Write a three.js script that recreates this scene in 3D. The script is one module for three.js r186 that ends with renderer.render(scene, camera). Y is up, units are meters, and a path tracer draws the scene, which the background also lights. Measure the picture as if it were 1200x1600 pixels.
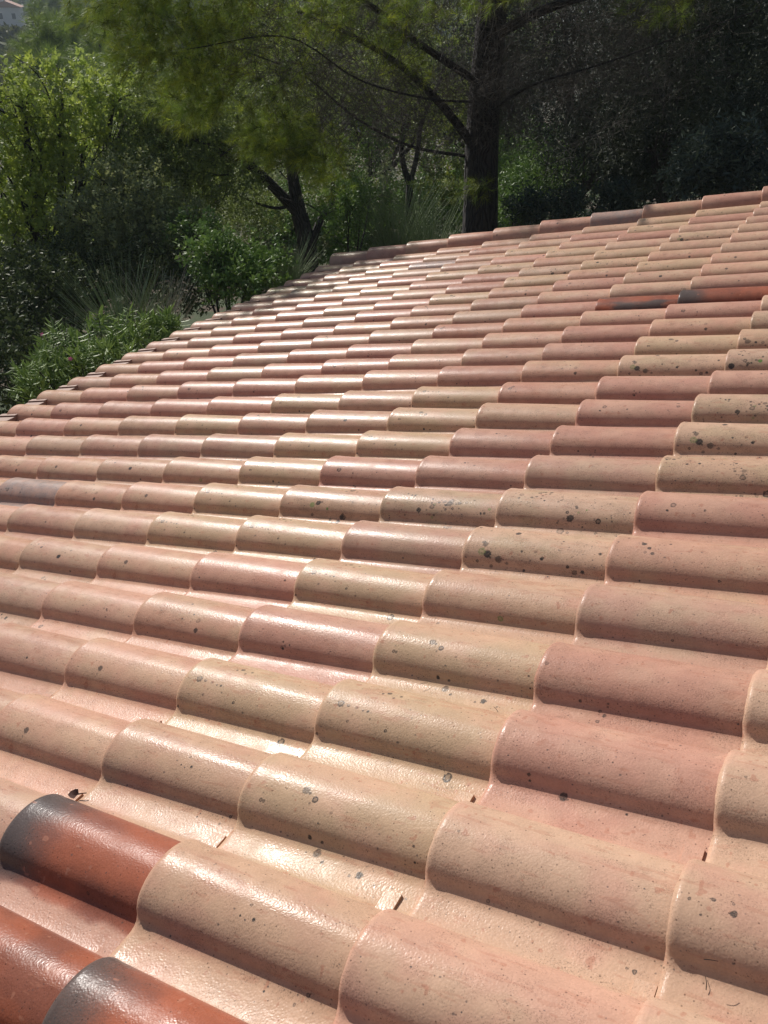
import * as THREE from 'three';
import { Sky } from 'three/addons/objects/Sky.js';
import { mergeGeometries } from 'three/addons/utils/BufferGeometryUtils.js';

// ------------------------------------------------------------------ camera, sky, sun, exposure
const scene = new THREE.Scene();
const camera = new THREE.PerspectiveCamera(60.917, 0.75, 0.05, 3000);
const CAM = new THREE.Vector3(3.90809, 2.15955, 0.94579);
const RIGHT = new THREE.Vector3(0.86835371, 0.00865169, -0.49586992);
const DOWN = new THREE.Vector3(0.27212143, -0.84420889, 0.46180221);
const FWD = new THREE.Vector3(-0.41462243, -0.5359445, -0.73542623);
camera.position.copy(CAM);
camera.up.copy(DOWN).negate();
camera.lookAt(CAM.clone().add(FWD));
scene.add(camera);

const renderer = new THREE.WebGLRenderer({ antialias: true });
renderer.toneMapping = THREE.LinearToneMapping;
renderer.toneMappingExposure = 1.5;
renderer.shadowMap.enabled = true;

const SUN = new THREE.Vector3(-0.70, 0.53, -0.50).normalize();
const sky = new Sky();
sky.name = 'sky';
sky.scale.setScalar(2500);
sky.userData.kind = 'structure';
Object.assign(sky.material.uniforms.turbidity, { value: 2.2 });
Object.assign(sky.material.uniforms.rayleigh, { value: 0.9 });
Object.assign(sky.material.uniforms.mieCoefficient, { value: 0.003 });
sky.material.uniforms.sunPosition.value.copy(SUN);
scene.add(sky);
scene.environmentIntensity = 0.10;

const sun = new THREE.DirectionalLight(0xfff7ef, 5);
sun.position.copy(SUN).multiplyScalar(60);
sun.target.position.set(0, 0, -4);
sun.castShadow = true;
sun.shadow.mapSize.set(4096, 4096);
Object.assign(sun.shadow.camera, { left: -30, right: 30, top: 30, bottom: -30, near: 1, far: 160 });
sun.shadow.radius = 1.4;
scene.add(sun, sun.target);
scene.fog = new THREE.FogExp2(0xb9c8d2, 0.0009);

// ------------------------------------------------------------------ helpers
function rng(seed) { let a = seed >>> 0; return () => { a = (a + 0x6D2B79F5) >>> 0; let t = Math.imul(a ^ (a >>> 15), 1 | a); t = (t + Math.imul(t ^ (t >>> 7), 61 | t)) ^ t; return ((t ^ (t >>> 14)) >>> 0) / 4294967296; }; }
const V = (x, y, z) => new THREE.Vector3(x, y, z);
const clamp = (x, a = 0, b = 1) => Math.min(b, Math.max(a, x));
const sst = (a, b, x) => { const t = clamp((x - a) / (b - a)); return t * t * (3 - 2 * t); };
const mix = (a, b, t) => a + (b - a) * t;
function hash2(x, y, s) { let h = Math.imul(x, 374761393) ^ Math.imul(y, 668265263) ^ Math.imul(s, 2246822519); h = Math.imul(h ^ (h >>> 13), 1274126177); return ((h ^ (h >>> 16)) >>> 0) / 4294967296; }
function vnoise(x, y, s, per = 0) {
  let xi = Math.floor(x), yi = Math.floor(y); const fx = x - xi, fy = y - yi;
  const u = fx * fx * (3 - 2 * fx), v = fy * fy * (3 - 2 * fy);
  let x1 = xi + 1, y1 = yi + 1;
  if (per) { xi = ((xi % per) + per) % per; yi = ((yi % per) + per) % per; x1 = ((x1 % per) + per) % per; y1 = ((y1 % per) + per) % per; }
  const a = hash2(xi, yi, s), b = hash2(x1, yi, s), c = hash2(xi, y1, s), d = hash2(x1, y1, s);
  return a + (b - a) * u + (c - a) * v + (a - b - c + d) * u * v;
}
function fbm(x, y, s, o = 4) { let r = 0, a = .5, n = 0; for (let k = 0; k < o; k++) { r += a * vnoise(x, y, s + k * 17); n += a; a *= .5; x *= 2.03; y *= 2.03; } return r / n; }
const PF = 1360.392;
// a point of the real place, found from where the photograph shows it and how far off it stands
function at(px, py, d) {
  const v = FWD.clone().addScaledVector(RIGHT, (px - 600) / PF).addScaledVector(DOWN, (py - 800) / PF).normalize();
  return CAM.clone().addScaledVector(v, d);
}
const taken = {};
function numbered(n) { taken[n] = (taken[n] ?? -1) + 1; return taken[n] ? n + '_' + String(taken[n]).padStart(3, '0') : n; }
function thing(name, label, category, pos = [0, 0, 0], group) {
  const o = new THREE.Group(); o.name = numbered(name); o.position.set(...(pos.isVector3 ? pos.toArray() : pos));
  o.userData = { label, category }; if (group) o.userData.group = group; scene.add(o); return o;
}
function part(name, geo, mat, parent, kind) {
  const m = new THREE.Mesh(geo, mat); m.name = name; m.castShadow = m.receiveShadow = true; if (kind) m.userData.kind = kind; parent.add(m); return m;
}
function geoFrom(pos, idx, uv, nor) {
  const g = new THREE.BufferGeometry(); g.setAttribute('position', new THREE.Float32BufferAttribute(pos, 3));
  g.setAttribute('uv', new THREE.Float32BufferAttribute(uv || new Array(pos.length / 3 * 2).fill(0), 2));
  if (idx) g.setIndex(idx); if (nor) g.setAttribute('normal', new THREE.Float32BufferAttribute(nor, 3)); else g.computeVertexNormals(); return g;
}
function tex(w, h, data, srgb, rep) {
  const t = new THREE.DataTexture(data, w, h, THREE.RGBAFormat); t.wrapS = t.wrapT = THREE.RepeatWrapping; t.magFilter = THREE.LinearFilter; t.minFilter = THREE.LinearMipmapLinearFilter; t.generateMipmaps = true;
  if (srgb) t.colorSpace = THREE.SRGBColorSpace; if (rep) t.repeat.set(rep, rep); t.needsUpdate = true; return t;
}
const toS = (c) => c <= 0.0031308 ? 12.92 * c : 1.055 * Math.pow(c, 1 / 2.4) - 0.055;

// ------------------------------------------------------------------ clay tile surfaces
const CELL_S = 0.48, CELL_A = 0.32, TS = 2048, CW = 512, CH = TS / 6;
const CREAM = [.50, .325, .22], OLIVE = [.455, .318, .205], ROSE = [.495, .288, .203], PINK = [.465, .248, .178], RED = [.31, .10, .056], BRICK = [.22, .08, .052], GREY = [.115, .10, .092], CLAY = [.38, .17, .11];
//  C cream, K cream-rose, P pink, O olive-cream, S spotted, R red, F red with a grey flash at the lower end, G grey speckled, H red with a long grey flash
const DESIGNS = 'CCCCCCCCKKKKKKKKPPPPPPPPOOOOOOSSSSSSSSRRFFFFGGHH'.split('');
const MIXES = { C: [CREAM, ROSE, .25], K: [ROSE, CREAM, .4], P: [PINK, ROSE, .42], O: [OLIVE, CREAM, .35], S: [CREAM, OLIVE, .3], R: [RED, BRICK, .4], F: [RED, BRICK, .4], G: [GREY, ROSE, .3], H: [RED, BRICK, .4] };
function paintAtlas(which) {
  const d = new Uint8Array(TS * TS * 4), lin = new Float32Array(TS * TS * 3);
  for (let cell = 0; cell < 24; cell++) {
    const id = which * 24 + cell, kind = DESIGNS[id], R = rng(900 + id * 31), [A, B, bal] = MIXES[kind];
    const cx = cell % 4, cy = Math.floor(cell / 4), x0 = cx * CW, y0 = Math.floor(cy * CH), y1 = Math.floor((cy + 1) * CH);
    const tone = .93 + R() * .14, sd = 50 + id * 13, wear = R() < .6 ? .5 + R() * .5 : .15, dusty = (kind === 'S' ? 1 : kind === 'R' || kind === 'F' || kind === 'H' ? .35 : .25 + R() * .7), hue = R() - .5;
    for (let y = y0; y < y1; y++) for (let x = x0; x < x0 + CW; x++) {
      const s = ((x - x0) / CW - .02) / .96 * CELL_S, a = ((y - cy * CH) / CH - .02) / .96 * CELL_A;
      let m = sst(.36, .64, fbm(s * 11, a * 15, sd, 4) * .75 + bal * .5 - .1);
      let c = [mix(A[0], B[0], m), mix(A[1], B[1], m), mix(A[2], B[2], m)];
      // rosy cloud of the thin cream slip
      const ro = sst(.55, .8, fbm(s * 7 + 9, a * 20, sd + 5, 3)) * .5;
      if (kind !== 'G') for (let k = 0; k < 3; k++) c[k] = mix(c[k], PINK[k], ro * (kind === 'O' ? .35 : 'RFH'.includes(kind) ? .12 : .7));
      // kiln flash: the grey of the firing, part of the clay
      if (kind === 'F') { const f = sst(.15, .015, s + (fbm(s * 8, a * 12, sd + 7, 3) - .5) * .13 + (hash2(x, y, sd + 9) - .5) * .045) * sst(.31, .2, a + (vnoise(s * 12, a * 12, sd) - .5) * .05); for (let k = 0; k < 3; k++) c[k] = mix(c[k], GREY[k] * .72, f * .93); }
      if (kind === 'F') { const f = sst(.222, .236, a + (vnoise(s * 30, a * 60, sd + 3) - .5) * .012) * .8; for (let k = 0; k < 3; k++) c[k] = mix(c[k], ROSE[k] * .9, f); }
      if (kind === 'H') { const f = sst(.5, .66, fbm(s * 5, a * 16, sd + 7, 3) + (hash2(x, y, sd + 9) - .5) * .1 + .25 * Math.exp(-Math.pow((a - .16) / .04, 2)) * sst(.02, .12, s) * sst(.36, .26, s)); for (let k = 0; k < 3; k++) c[k] = mix(c[k], GREY[k] * .75, f * .9); }
      if (kind === 'G') { const f = sst(.3, .6, hash2(x, y, sd) * .6 + fbm(s * 40, a * 40, sd, 2) * .5); for (let k = 0; k < 3; k++) c[k] = mix(GREY[k] * 1.9, ROSE[k], f * .62); }
      // slip rubbed off in streaks along the crest
      const st = fbm(s * 26, a * 120, sd + 21, 3), on = Math.exp(-Math.pow((a - .085) / .035, 2)) * .16 + .0;
      const rub = sst(.70, .78, st + on * wear) * .6; if (kind !== 'G' && kind !== 'F') for (let k = 0; k < 3; k++) c[k] = mix(c[k], CLAY[k], rub * .5);
      const ch = vnoise(s * 130, a * 130, sd + 33) * .6 + vnoise(s * 60, a * 60, sd + 34) * .4; if (ch > .8) for (let k = 0; k < 3; k++) c[k] = mix(c[k], CLAY[k], sst(.8, .86, ch) * .55);
      // fine grain and dark specks of dirt in the pores
      const g = 1 + (hash2(x, y, sd + 1) - .5) * .10 + (vnoise(s * 500, a * 500, sd + 2) - .5) * .12 + (fbm(s * 45, a * 45, sd + 3, 2) - .5) * .16;
      let k0 = g * tone;
      const pores = hash2(x >> 1, y >> 1, sd + 4); if (pores > .9965) k0 *= .4;
      const film = fbm(s * 30, a * 55, sd + 8, 3) + .16 * Math.exp(-Math.pow((a - .175) / .035, 2));
      if (hash2(x, y, sd + 6) < sst(.45, .85, film) * .26 * dusty) k0 *= .62;
      const o = (y * TS + x) * 3; lin[o] = c[0] * k0 * (1 + hue * .04); lin[o + 1] = c[1] * k0; lin[o + 2] = c[2] * k0 * (1 - hue * .06);
    }
    // lichen: round dark rosettes with a paler heart, in small colonies
    const n = kind === 'S' ? 34 + Math.floor(R() * 20) : kind === 'O' ? 14 + Math.floor(R() * 10) : kind === 'R' || kind === 'F' || kind === 'H' ? 1 : 5 + Math.floor(R() * 10);
    const n2 = kind === 'S' ? 240 : 40 + Math.floor(R() * 55);
    for (let q = 0; q < n2; q++) { // specks of lichen, mostly on the shaded flank of the roll
      const px = x0 + 14 + R() * (CW - 60), py = cy * CH + CH * (R() < .75 ? .34 + R() * .34 : .06 + R() * .86), r = .7 + R() * R() * 1.7, deep = .35 + R() * .6;
      for (let y = Math.floor(py - 3); y <= py + 3; y++) for (let x = Math.floor(px - 3); x <= px + 3; x++) { if (y < y0 || y >= y1 || x < x0 || x >= x0 + CW) continue; const f = deep * sst(r + .5, r - .5, Math.hypot(x - px, (y - py) * (1 + .5 * hash2(q, 1, sd))) + hash2(x, y, 3) * .6 - .3), o = (y * TS + x) * 3; for (let k = 0; k < 3; k++) lin[o + k] = mix(lin[o + k], .06, clamp(f)); }
    }
    let hx = 0, hy = 0;
    for (let q = 0; q < n; q++) {
      if (q % 4 === 0 || R() < .3) { hx = x0 + 30 + R() * 390; hy = cy * CH + CH * (.28 + R() * .48); }
      const px = hx + (R() - .5) * 70, py = hy + (R() - .5) * 34, r = (R() < .16 ? 5 + R() * 5 : 1.4 + R() * 3) * (kind === 'S' ? 1.1 : .85), type = R(), deep = .5 + R() * .5;
      const green = R() < .05;
      for (let y = Math.max(y0, Math.floor(py - r - 3)); y < Math.min(y1, py + r + 3); y++) for (let x = Math.max(x0, Math.floor(px - r - 3)); x < Math.min(x0 + CW, px + r + 3); x++) {
        const rr = Math.hypot(x - px, y - py) / (r * (.8 + .4 * vnoise(x * .35, y * .35, sd + q))); if (rr > 1.05) continue;
        const edge = sst(1.05, .85, rr), ring = type < .45 ? mix(.45, 1, sst(.35, .8, rr)) : 1, f = edge * ring * deep * (.75 + .5 * hash2(x, y, 5)), o = (y * TS + x) * 3;
        const L = green ? [.12, .22, .06] : [.045, .043, .04]; for (let k = 0; k < 3; k++) lin[o + k] = mix(lin[o + k], L[k], clamp(f));
      }
    }
  }
  for (let i = 0; i < TS * TS; i++) { for (let k = 0; k < 3; k++) d[i * 4 + k] = Math.round(255 * toS(clamp(lin[i * 3 + k]))); d[i * 4 + 3] = 255; }
  return tex(TS, TS, d, true);
}
const bumpData = new Uint8Array(2048 * 2048 * 4), roughData = new Uint8Array(1024 * 1024 * 4);
for (let y = 0; y < 1024; y++) for (let x = 0; x < 1024; x++) {
  const o = (y * 1024 + x) * 4, m = 1 / 1024;
  const r = .27 + .12 * vnoise(x * m * 12, y * m * 12, 8, 12) + .14 * (hash2(x, y, 9) - .5) + .12 * (vnoise(x * m * 40, y * m * 40, 10, 40) - .5);
  roughData[o] = 0; roughData[o + 1] = Math.round(255 * clamp(r)); roughData[o + 2] = 0; roughData[o + 3] = 255;
}
for (let y = 0; y < 2048; y++) for (let x = 0; x < 2048; x++) {
  const o = (y * 2048 + x) * 4, m = 1 / 2048, sp = hash2(x >> 1, y >> 1, 6);
  let b = .5 * vnoise(x * m * 420, y * m * 420, 3, 420) + .22 * vnoise(x * m * 210, y * m * 210, 4, 210) + .12 * vnoise(x * m * 40, y * m * 40, 5, 40) + .1; if (sp > .993) b += .25; if (sp < .004) b -= .3;
  bumpData[o] = bumpData[o + 1] = bumpData[o + 2] = Math.round(255 * clamp(b)); bumpData[o + 3] = 255;
}
const bumpTex = tex(2048, 2048, bumpData, false, 2), roughTex = tex(1024, 1024, roughData, false, 2);
const tileMats = [0, 1].map((w) => new THREE.MeshPhysicalMaterial({ map: paintAtlas(w), bumpMap: bumpTex, bumpScale: .0004, roughnessMap: roughTex, roughness: 1, metalness: 0, ior: 1.5, specularIntensity: .20 }));

// ------------------------------------------------------------------ the roof
const L = 0.37, W = 0.22022, RW = 0.165, RH = 0.0555, TL = 0.44, NF = .012, PITCH = 15.5 * Math.PI / 180;
const roof = thing('tiled_roof', 'sloping roof of glossy cream, rose and pink clay roll tiles filling the foreground', 'roof');
roof.rotation.z = PITCH;
// roof axes: x up the slope, y out of the slope, z across towards the camera
// cross-section of a tile: far edge, over the roll, fillet, pan, hidden upstand
function profileAt(n) {
  const p = [[-RW - .002, .001]];
  const hw = (RW - NF) / 2;
  for (let k = 0; k <= n; k++) { const th = Math.PI * (1 - k / n * .89); p.push([-RW + hw + hw * Math.cos(th), .003 + (RH - .002) * Math.pow(Math.sin(th), .95)]); }
  const e = p[p.length - 1]; for (let k = 1; k <= 4; k++) { const t = k / 4, c = [e[0] + .0045, .0015]; p.push([(1 - t) * (1 - t) * e[0] + 2 * t * (1 - t) * c[0] + t * t * .006, (1 - t) * (1 - t) * e[1] + 2 * t * (1 - t) * c[1] + t * t * -.0008]); }
  p.push([.02, -.0014], [.032, -.0016], [.045, -.001], [.062, .001], [.067, .009], [.075, .0095]);
  let arc = 0; return p.map((q, k) => { if (k) arc += Math.hypot(q[0] - p[k - 1][0], q[1] - p[k - 1][1]); return [q[0], q[1], arc]; });
}
function tileGeo(id, seed, fine) {
  const prof = profileAt(fine ? 16 : 11), n = prof.length, R = rng(seed), cell = id % 24, cx = cell % 4, cy = Math.floor(cell / 4);
  const nor = prof.map((q, k) => { const a = prof[Math.max(0, k - 1)], b = prof[Math.min(n - 1, k + 1)]; const dz = b[0] - a[0], dy = b[1] - a[1], l = Math.hypot(dz, dy); return [-dy / l, dz / l]; }); // [z, y]
  const st = fine ? [[.0006, -.0125], [0, -.0095], [.0012, -.0052], [.0042, -.0014], [.0085, .0006], [.015, .0007], [.022, .0001], [.07, 0], [.14, 0], [.22, 0], [.30, 0], [.372, 0], [TL, 0]] : [[.0006, -.0125], [0, -.006], [.0025, -.0012], [.008, .0003], [.03, 0], [.19, 0], [TL, 0]];
  const w1 = (R() - .5) * .003, w2 = (R() - .5) * .003, ph = R() * 6, ed = R() * 6;
  const pos = [], uv = [], idx = [];
  const put = (q, nn, s, off) => {
    const roll = sst(.02, -.01, q[0]), tap = 1 - .10 * s / L * roll;
    const yy = q[1] * tap - .0142 * s / L + (w1 * Math.sin(s * 9 + ph) + w2 * Math.sin(q[0] * 40 + s * 6 + ph)) * .5;
    const zz = q[0] > -RW / 2 ? q[0] - .007 * s / L * roll : q[0];
    const es = off < -.003 ? .0007 * Math.sin(q[2] * 60 + ed) + .0005 * Math.sin(q[2] * 170 + ed * 3) : 0;
    pos.push(s + es, yy + nn[1] * off, zz + nn[0] * off);
    uv.push((cx + .02 + .96 * clamp(s / CELL_S)) / 4, (cy + .02 + .96 * clamp(q[2] / CELL_A)) / 6);
  };
  for (const [s, off] of st) for (let k = 0; k < n; k++) put(prof[k], nor[k], s, off);
  for (let a = 0; a < st.length - 1; a++) for (let k = 0; k < n - 1; k++) { const p = a * n + k; idx.push(p, p + 1, p + n, p + 1, p + n + 1, p + n); }
  // the underside, from the lower end back
  const b0 = pos.length / 3, inn = [[.0006, -.0125], [.06, -.0125], [TL, -.0125]];
  for (const [s, off] of inn) for (let k = 0; k < n; k++) put(prof[k], nor[k], s, off);
  for (let a = 0; a < 2; a++) for (let k = 0; k < n - 1; k++) { const p = b0 + a * n + k; idx.push(p, p + n, p + 1, p + 1, p + n, p + n + 1); }
  const g = geoFrom(pos, idx, uv);
  // the lug at the head of the pan, a small raised pad that shows below the next tile's end
  const lug = new THREE.BoxGeometry(.028, .010, .036, 1, 1, 1); lug.translate(.343 + (R() - .5) * .008, -.0115 - .0035, .040);
  const lu = lug.attributes.uv; for (let k = 0; k < lu.count; k++) lu.setXY(k, (cx + .02 + .96 * (.32 + lu.getX(k) * .03) / CELL_S) / 4, (cy + .02 + .96 * (.25 + lu.getY(k) * .03) / CELL_A) / 6);
  return mergeGeometries([g, lug]);
}
const POOL = {}; DESIGNS.forEach((k, i) => (POOL[k] ??= []).push(i));
// what the photograph shows, row by row: first course, then one letter per tile up the slope
const SEEN = { 3: [7, 'KRF'], 2: [7, 'KFCKC'], 1: [6, 'KKCOCC'], 0: [5, 'KKKOOPC'], '-1': [4, 'KKKKPOPC'], '-2': [4, 'KCKPOCKC'], '-3': [3, 'KKCOOKSKC'], '-4': [2, 'KGKKOSSSPK'], '-5': [2, 'KKCCOPPKSC'], '-6': [1, 'KCKKKOOPPSS'], '-7': [0, 'KPKCOKCOCPS'], '-8': [0, 'KPPPPOCOPPPS'], '-9': [0, 'CPKPPKKPKSSC'], '-10': [0, 'KKPCPPKKPOSC'], '-11': [0, 'CPPKPPCKPKSC'], '-12': [0, 'CKPKKCPKKPCC'], '-13': [0, 'KKPPKKCPHFCC'], '-14': [0, 'CCPKPKKKCKKC'], '-15': [0, 'KKPCPOKPCKKC'], '-16': [0, 'KPPPCPOKOKCC'], '-20': [0, 'PPOGKOKPCKOC'] };
// how far single tiles lie off the regular grid, in millimetres (up the slope, across), from the first course given
const OFF = {
  '-8': [0, -30, -15, -11, -8, 6, 4, 20, 12, 18, 7, 34, 20, 23, 15, -2, 1, -10, -10, -14, -18, -15, -30], '-7': [1, -25, -14, -9, 0, 22, 14, 26, 13, 28, 14, 6, 7, 13, 6, 4, 1, -7, -22, -15, -22],
  '-6': [2, -15, -3, 12, 9, 20, 13, 13, 11, 22, 17, 17, 6, 12, -1, -12, -15, -14, -14], '-5': [3, -2, 14, 15, 17, 19, 17, 26, 13, 11, 9, 3, -3, -7, -12, -4, -4], '-4': [4, 20, 16, 26, 18, 4, 10, 5, 9, 5, 3, 1, -1, 1, -7],
  '-3': [4, 3, 4, 11, 9, -4, 5, 0, 4, 8, -4, 7, -2, 3, 5], '-2': [5, -14, -2, -10, -5, 11, -2, 2, -9, 9, -7, 8, 5], '-1': [6, 1, -6, 12, -3, -4, -8, 6, -8, 3, 3, 4, 12], 0: [7, -6, -7, 7, -2, 5, -11, 9, -10, 2, 9], 1: [8, 0, -9, -8, -5, 5, 2, -9, 7], 2: [9, -32, 0, -8, 6] };
const EAVE = [-48, -46, -42, -49, -50, -48, -47, -35, -28, -26, -28, -10, -3, -5, -17], EAVEY = [-19, -20, -22, -28, -30, -30, -28, -15, -6, -5, 8, 21, 36, 42, 34];
const R0 = rng(77);
const spots = [];
for (let i = 7; i >= -22; i--) for (let j = 0; j <= 14; j++) {
  let kind = SEEN[i] && SEEN[i][1][j - SEEN[i][0]];
  const r = R0();
  if (!kind) kind = j < 5 ? (r < .36 ? 'K' : r < .62 ? 'P' : r < .85 ? 'C' : 'O') : (r < .36 ? 'C' : r < .62 ? 'K' : r < .80 ? 'P' : r < .94 ? 'O' : 'S');
  let dx = (R0() - .5) * 8, dz = (R0() - .5) * 5;
  const o = OFF[i];
  if (o) { const k = clamp(j - o[0], 0, (o.length - 3) / 2), f = j < o[0] ? Math.pow(.75, o[0] - j) : 1; dx = o[1 + 2 * k] * f; dz = o[2 + 2 * k] * f; }
  else if (i <= -9) { const q = -9 - i, f = Math.pow(.8, j); dx = dx + (EAVE[q] ?? -20) * f; dz += (EAVEY[q] ?? 0) * Math.pow(.9, j); }
  spots.push({ i, j, kind, x: j * L + dx / 1000, z: i * W + dz / 1000, yaw: (R0() - .5) * .02, tip: (R0() - .5) * .024, lift: (R0() - .5) * .003, pick: Math.floor(R0() * 97), seed: 3000 + (i + 40) * 50 + j });
}
for (let k = 1; k < spots.length; k++) if (spots[k].i === spots[k - 1].i) spots[k].z = clamp(spots[k].z, spots[k - 1].z - .007, spots[k - 1].z + .007);
const roofToWorld = new THREE.Matrix4().makeRotationZ(PITCH);
function seen(x, y, z) {
  const v = V(x, y, z).applyMatrix4(roofToWorld).sub(CAM), w = v.dot(FWD); if (w < .1) return false;
  const px = v.dot(RIGHT) / w * PF + 600, py = v.dot(DOWN) / w * PF + 800; return px > -25 && px < 1225 && py > 0 && py < 1640;
}
const spare = [[], []];
const last = {};
for (const s of spots) {
  const pool = POOL[s.kind]; last[s.kind] = (last[s.kind] ?? -1) + 1 + (s.pick % 2); const id = pool[(last[s.kind] * 3) % pool.length];
  let vis = false; for (const a of [0, .12, .25, .37]) for (const [h, z] of [[.05, -.08], [0, 0], [0, .05], [.03, -.15]]) vis = vis || seen(s.x + a, h, s.z + z);
  const m = new THREE.Matrix4().makeRotationFromEuler(new THREE.Euler(s.tip, s.yaw, 0)).setPosition(s.x, s.lift, s.z);
  const w = id >= 24 ? 1 : 0, geo = tileGeo(id, s.seed, vis && s.i > -9);
  if (vis) { const t = part(numbered('roof_tile'), geo, tileMats[w], roof); t.applyMatrix4(m); }
  else spare[w].push(geo.applyMatrix4(m));
}
spare.forEach((g, w) => g.length && part('roof_tile_field', mergeGeometries(g), tileMats[w], roof, 'stuff'));
// half-barrel tiles along the far verge
const VERGE = 'KPKPKPGKPPKPPKP';
function vergeGeo(id, seed) {
  const R = rng(seed), cell = id % 24, cx = cell % 4, cy = Math.floor(cell / 4), pos = [], uv = [], idx = [], n = 15, w = (R() - .5) * .004;
  const prof = []; prof.push([-.094, -.10]); for (let k = 0; k < n; k++) { const th = Math.PI * (1 - k / (n - 1)); prof.push([.092 * Math.cos(th), .008 + .09 * Math.sin(th)]); } prof.push([.093, -.005]);
  const st = [[.0005, -.013], [0, -.006], [.0025, -.0012], [.008, 0], [.05, 0], [.2, 0], [TL, 0], [TL, -.013], [.0005, -.013]];
  for (const [s, off] of st) prof.forEach((q, k) => { const a = prof[Math.max(0, k - 1)], b = prof[Math.min(prof.length - 1, k + 1)], l = Math.hypot(b[0] - a[0], b[1] - a[1]), nz = -(b[1] - a[1]) / l, ny = (b[0] - a[0]) / l; const tp = 1 - .1 * s / L;
    pos.push(s, (q[1] + ny * off) * tp - .013 * s / L + w * Math.sin(s * 8), (q[0] + nz * off) * tp); uv.push((cx + .02 + .96 * clamp(s / CELL_S)) / 4, (cy + .02 + .96 * k / (prof.length - 1)) / 6); });
  const m = prof.length; for (let a = 0; a < st.length - 1; a++) for (let k = 0; k < m - 1; k++) { const p = a * m + k; idx.push(p, p + 1, p + m, p + 1, p + m + 1, p + m); }
  return geoFrom(pos, idx, uv);
}
for (let j = 0; j <= 14; j++) {
  const kind = VERGE[j], id = POOL[kind][(j * 5 + 1) % POOL[kind].length];
  const t = part(numbered('verge_tile'), vergeGeo(id, 40 + j), tileMats[id >= 24 ? 1 : 0], roof); t.position.set(j * L - .02 + (R0() - .5) * .012, .004 + (R0() - .5) * .004, -23.42 * W + (R0() - .5) * .008); t.rotation.y = (R0() - .5) * .012;
}
// brown clay closers in the pans at the eave, deck, fascia, gutter and wall below
const darkClay = new THREE.MeshStandardMaterial({ color: new THREE.Color().setRGB(.27, .16, .115), roughness: .7 });
const deckMat = new THREE.MeshStandardMaterial({ color: new THREE.Color().setRGB(.16, .10, .06), roughness: .85 });
const wallMat = new THREE.MeshStandardMaterial({ color: new THREE.Color().setRGB(.55, .44, .31), roughness: .95 });
for (let i = 0; i >= -22; i--) {
  const sh = new THREE.Shape([[-.028, .020], [.030, .020], [.030, .028], [.058, .028], [.058, .004], [.030, -.006], [-.028, -.006], [-.034, .003]].map((p) => new THREE.Vector2(p[0], p[1])));
  const g = new THREE.ExtrudeGeometry(sh, { depth: .15, bevelEnabled: true, bevelSize: .0015, bevelThickness: .0015, bevelSegments: 1 }); g.rotateY(Math.PI / 2);
  const c = part(numbered('eave_closer'), g, darkClay, roof); const s0 = spots.find((q) => q.i === i && q.j === 0); c.position.set(s0.x - .052, .002, s0.z + .022);
}
{ const g = new THREE.BoxGeometry(15 * L - .1, .04, 30.5 * W); g.translate(7.5 * L + .02, -.075, -7.8 * W); part('roof_deck', g, deckMat, roof); }
{ const g = new THREE.BoxGeometry(.025, .16, 30.5 * W); g.translate(.055, -.13, -7.8 * W); part('fascia_board', g, deckMat, roof); }
{ const g = new THREE.CylinderGeometry(.06, .06, 30.5 * W, 16, 1, true, Math.PI / 2, Math.PI); g.rotateX(Math.PI / 2); g.translate(-.03, -.1, -7.8 * W); part('gutter', g, new THREE.MeshStandardMaterial({ color: new THREE.Color().setRGB(.08, .05, .04), roughness: .45, side: THREE.DoubleSide }), roof); }
{ // house wall under the eave and the verge, standing upright
  const mk = (w, h, d, x, y, z) => { const g = new THREE.BoxGeometry(w, h, d); g.translate(x, y, z); return g; };
  const sh = new THREE.Shape([[.35, -3.2], [5.4, -3.2], [5.4, 1.3], [.35, -.06]].map((p) => new THREE.Vector2(...p)));
  const gable = new THREE.ExtrudeGeometry(sh, { depth: .25, bevelEnabled: false }); gable.translate(0, 0, -22.9 * W);
  const w = part('house_wall', mergeGeometries([mk(.25, 3.1, 30 * W - .6, .225, -1.66, -7.6 * W).toNonIndexed(), gable]), wallMat, roof); w.rotation.z = -PITCH;
}

const HOUSE = at(17, 42, 226);
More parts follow.
